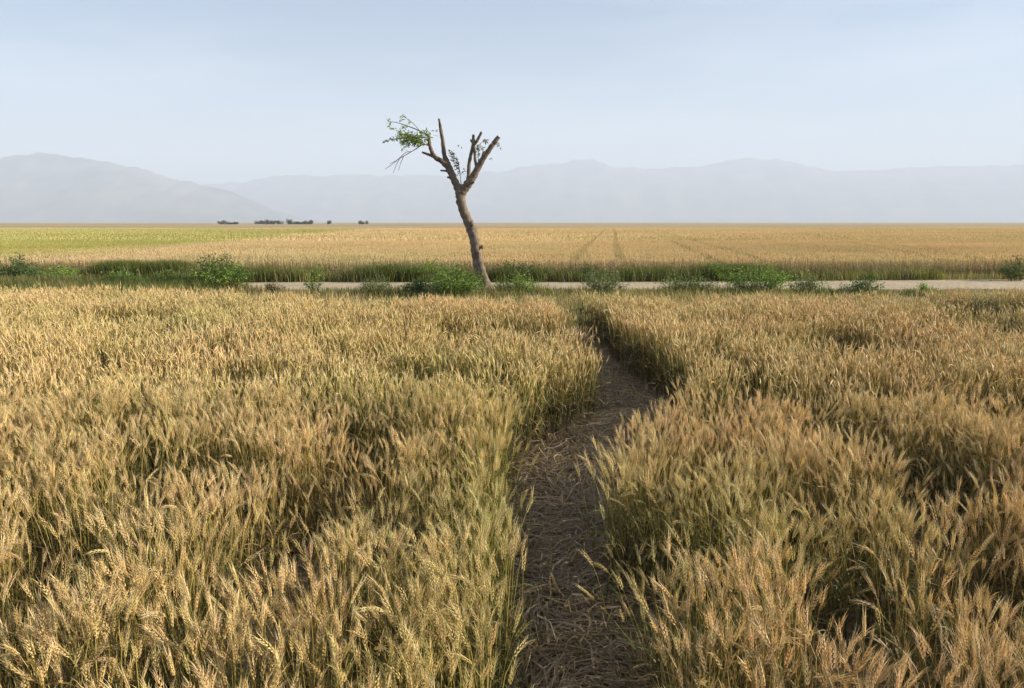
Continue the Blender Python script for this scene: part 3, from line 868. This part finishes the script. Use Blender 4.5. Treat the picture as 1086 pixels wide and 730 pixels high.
# ------------------------------------------------------------------ mountains
def mountains(name, prof, Y, depth, label, seed, x0=-500, x1=1600):
    px = np.linspace(x0, x1, 700)
    pr = np.interp(px, [p[0] for p in prof], [p[1] for p in prof])
    pr = pr + (fbm(px / 38., px * 0 + 2, seed + 40, 3) - .5) * 8 + (fbm(px / 11., px * 0 + 5, seed + 60, 2) - .5) * 3
    rows = np.linspace(0, 1, 41)
    V = []
    for j, f in enumerate(rows):
        yy = Y - depth * .5 + depth * f
        e = 1 - abs(f - .5) * 2
        for i in range(len(px)):
            top = (HOR - pr[i]) / F * Y * 1.012 + HC
            xx = (px[i] - CX) / F * Y
            nz = float(fbm(np.array(xx / 900.), np.array(yy / 500.), seed, 4)) - .5
            rdg = float(fbm(np.array(xx / 350. + 7), np.array(yy / 1500.), seed + 3, 3)) - .5
            z = top * (e ** .85) * (1 + (nz * .5 + rdg * .6) * (1 - e) * 1.1) + top * nz * .06 * e
            V.append((xx, yy, max(z, -5) if 0 < j < len(rows) - 1 else -5))
    idx = np.arange(len(V)).reshape(len(rows), len(px))
    a, b_, c, d = idx[:-1, :-1].ravel(), idx[:-1, 1:].ravel(), idx[1:, 1:].ravel(), idx[1:, :-1].ravel()
    T = np.concatenate([np.stack([a, b_, c], 1), np.stack([a, c, d], 1)])
    o = mesh_np(name, V, T, M_hill, None, None, True)
    tag(o, label, kind='structure')
mountains('mountains', [(-500, 190), (-250, 178), (-80, 172), (0, 171), (25, 169), (45, 167), (72, 168), (90, 172), (130, 177), (165, 184), (190, 190), (215, 196), (245, 206), (280, 219), (320, 232), (360, 238), (1600, 239)],
          8200, 2600, 'hazy blue mountain range at the left', 3)
mountains('mountains', [(-500, 210), (100, 205), (200, 198), (260, 193), (330, 189), (400, 188), (470, 189), (530, 185), (560, 182), (600, 176), (626, 173), (652, 180), (690, 178), (722, 182), (760, 174), (790, 170), (830, 177), (860, 182), (900, 184), (950, 182), (1000, 180), (1086, 178), (1300, 182), (1600, 195)],
          11500, 3000, 'paler mountain range fading into haze at the right', 9)

# ------------------------------------------------------------------ air
def haze():
    x, y0, y1, z0, z1 = 12500, -9500, 13600, -8, 1150
    V = [(-x, y0, z0), (x, y0, z0), (x, y1, z0), (-x, y1, z0), (-x, y0, z1), (x, y0, z1), (x, y1, z1), (-x, y1, z1)]
    Fc = [(0, 3, 2, 1), (4, 5, 6, 7), (0, 1, 5, 4), (1, 2, 6, 5), (2, 3, 7, 6), (3, 0, 4, 7)]
    me = bpy.data.meshes.new('haze'); me.from_pydata(V, [], Fc); me.update()
    m = bpy.data.materials.new('haze air'); m.use_nodes = True
    N, L = m.node_tree.nodes, m.node_tree.links
    N.remove(N['Principled BSDF'])
    pv = N.new('ShaderNodeVolumePrincipled')
    pv.inputs['Color'].default_value = (.645, .755, .925, 1)
    pv.inputs['Density'].default_value = HAZE
    pv.inputs['Anisotropy'].default_value = 0.0
    L.new(pv.outputs[0], N['Material Output'].inputs['Volume'])
    me.materials.append(m)
    o = bpy.data.objects.new('haze', me); COL.objects.link(o)
    tag(o, 'pale blue haze over the plain', kind='stuff')
HAZE = 1.85e-4
haze()

# ------------------------------------------------------------------ sun, sky, camera
AZ, EL = R(89), R(21)      # the sun stands to the right, clockwise from the view direction
sv = Vector((math.sin(AZ) * math.cos(EL), math.cos(AZ) * math.cos(EL), math.sin(EL)))
sl = bpy.data.lights.new('sun', 'SUN'); sl.energy = 5.0; sl.angle = R(.6); sl.color = (1, .88, .72)
so = bpy.data.objects.new('sun', sl); COL.objects.link(so)
so.rotation_euler = sv.to_track_quat('Z', 'Y').to_euler(); so.location = sv * 50
w = bpy.data.worlds.new('World'); scene.world = w; w.use_nodes = True
N, L = w.node_tree.nodes, w.node_tree.links
sky = N.new('ShaderNodeTexSky'); sky.sky_type = 'NISHITA'; sky.sun_disc = False
sky.sun_elevation = EL; sky.sun_rotation = AZ
sky.air_density = 1.0; sky.dust_density = 1.6; sky.ozone_density = 3.0; sky.altitude = 100
tc = N.new('ShaderNodeTexCoord'); mp = N.new('ShaderNodeMapping'); mp.inputs['Scale'].default_value = (1.5, 1.5, 9)
nz = N.new('ShaderNodeTexNoise'); nz.inputs['Scale'].default_value = 1.6; nz.inputs['Detail'].default_value = 7; nz.inputs['Roughness'].default_value = .55
L.new(tc.outputs['Generated'], mp.inputs['Vector']); L.new(mp.outputs[0], nz.inputs['Vector'])
rp = N.new('ShaderNodeValToRGB'); rp.color_ramp.elements[0].position = .45; rp.color_ramp.elements[1].position = .8
rp.color_ramp.elements[1].color = (.35, .35, .35, 1)
L.new(nz.outputs['Fac'], rp.inputs['Fac'])
mxs = N.new('ShaderNodeMix'); mxs.data_type = 'RGBA'; mxs.inputs['B'].default_value = (7.5, 7.6, 7.8, 1)   # thin high veil of cloud
L.new(rp.outputs['Color'], mxs.inputs['Factor']); L.new(sky.outputs[0], mxs.inputs['A'])
L.new(mxs.outputs['Result'], N['Background'].inputs['Color'])
N['Background'].inputs['Strength'].default_value = 0.06

cam = bpy.data.cameras.new('camera'); cam.sensor_width = 36; cam.lens = F / 1086 * 36
cam.clip_start = .05; cam.clip_end = 60000
co = bpy.data.objects.new('camera', cam); COL.objects.link(co)
co.location = (0, 0, HC); co.rotation_euler = (R(90) - PITCH, 0, 0)
scene.camera = co

scene.view_settings.view_transform = 'Standard'; scene.view_settings.look = 'None'
scene.view_settings.gamma = 1; scene.view_settings.use_curve_mapping = False
scene.view_settings.exposure = 1.4
scene.render.engine = 'CYCLES'
scene.cycles.max_bounces = 6; scene.cycles.transmission_bounces = 4; scene.cycles.volume_bounces = 1
scene.cycles.use_denoising = True
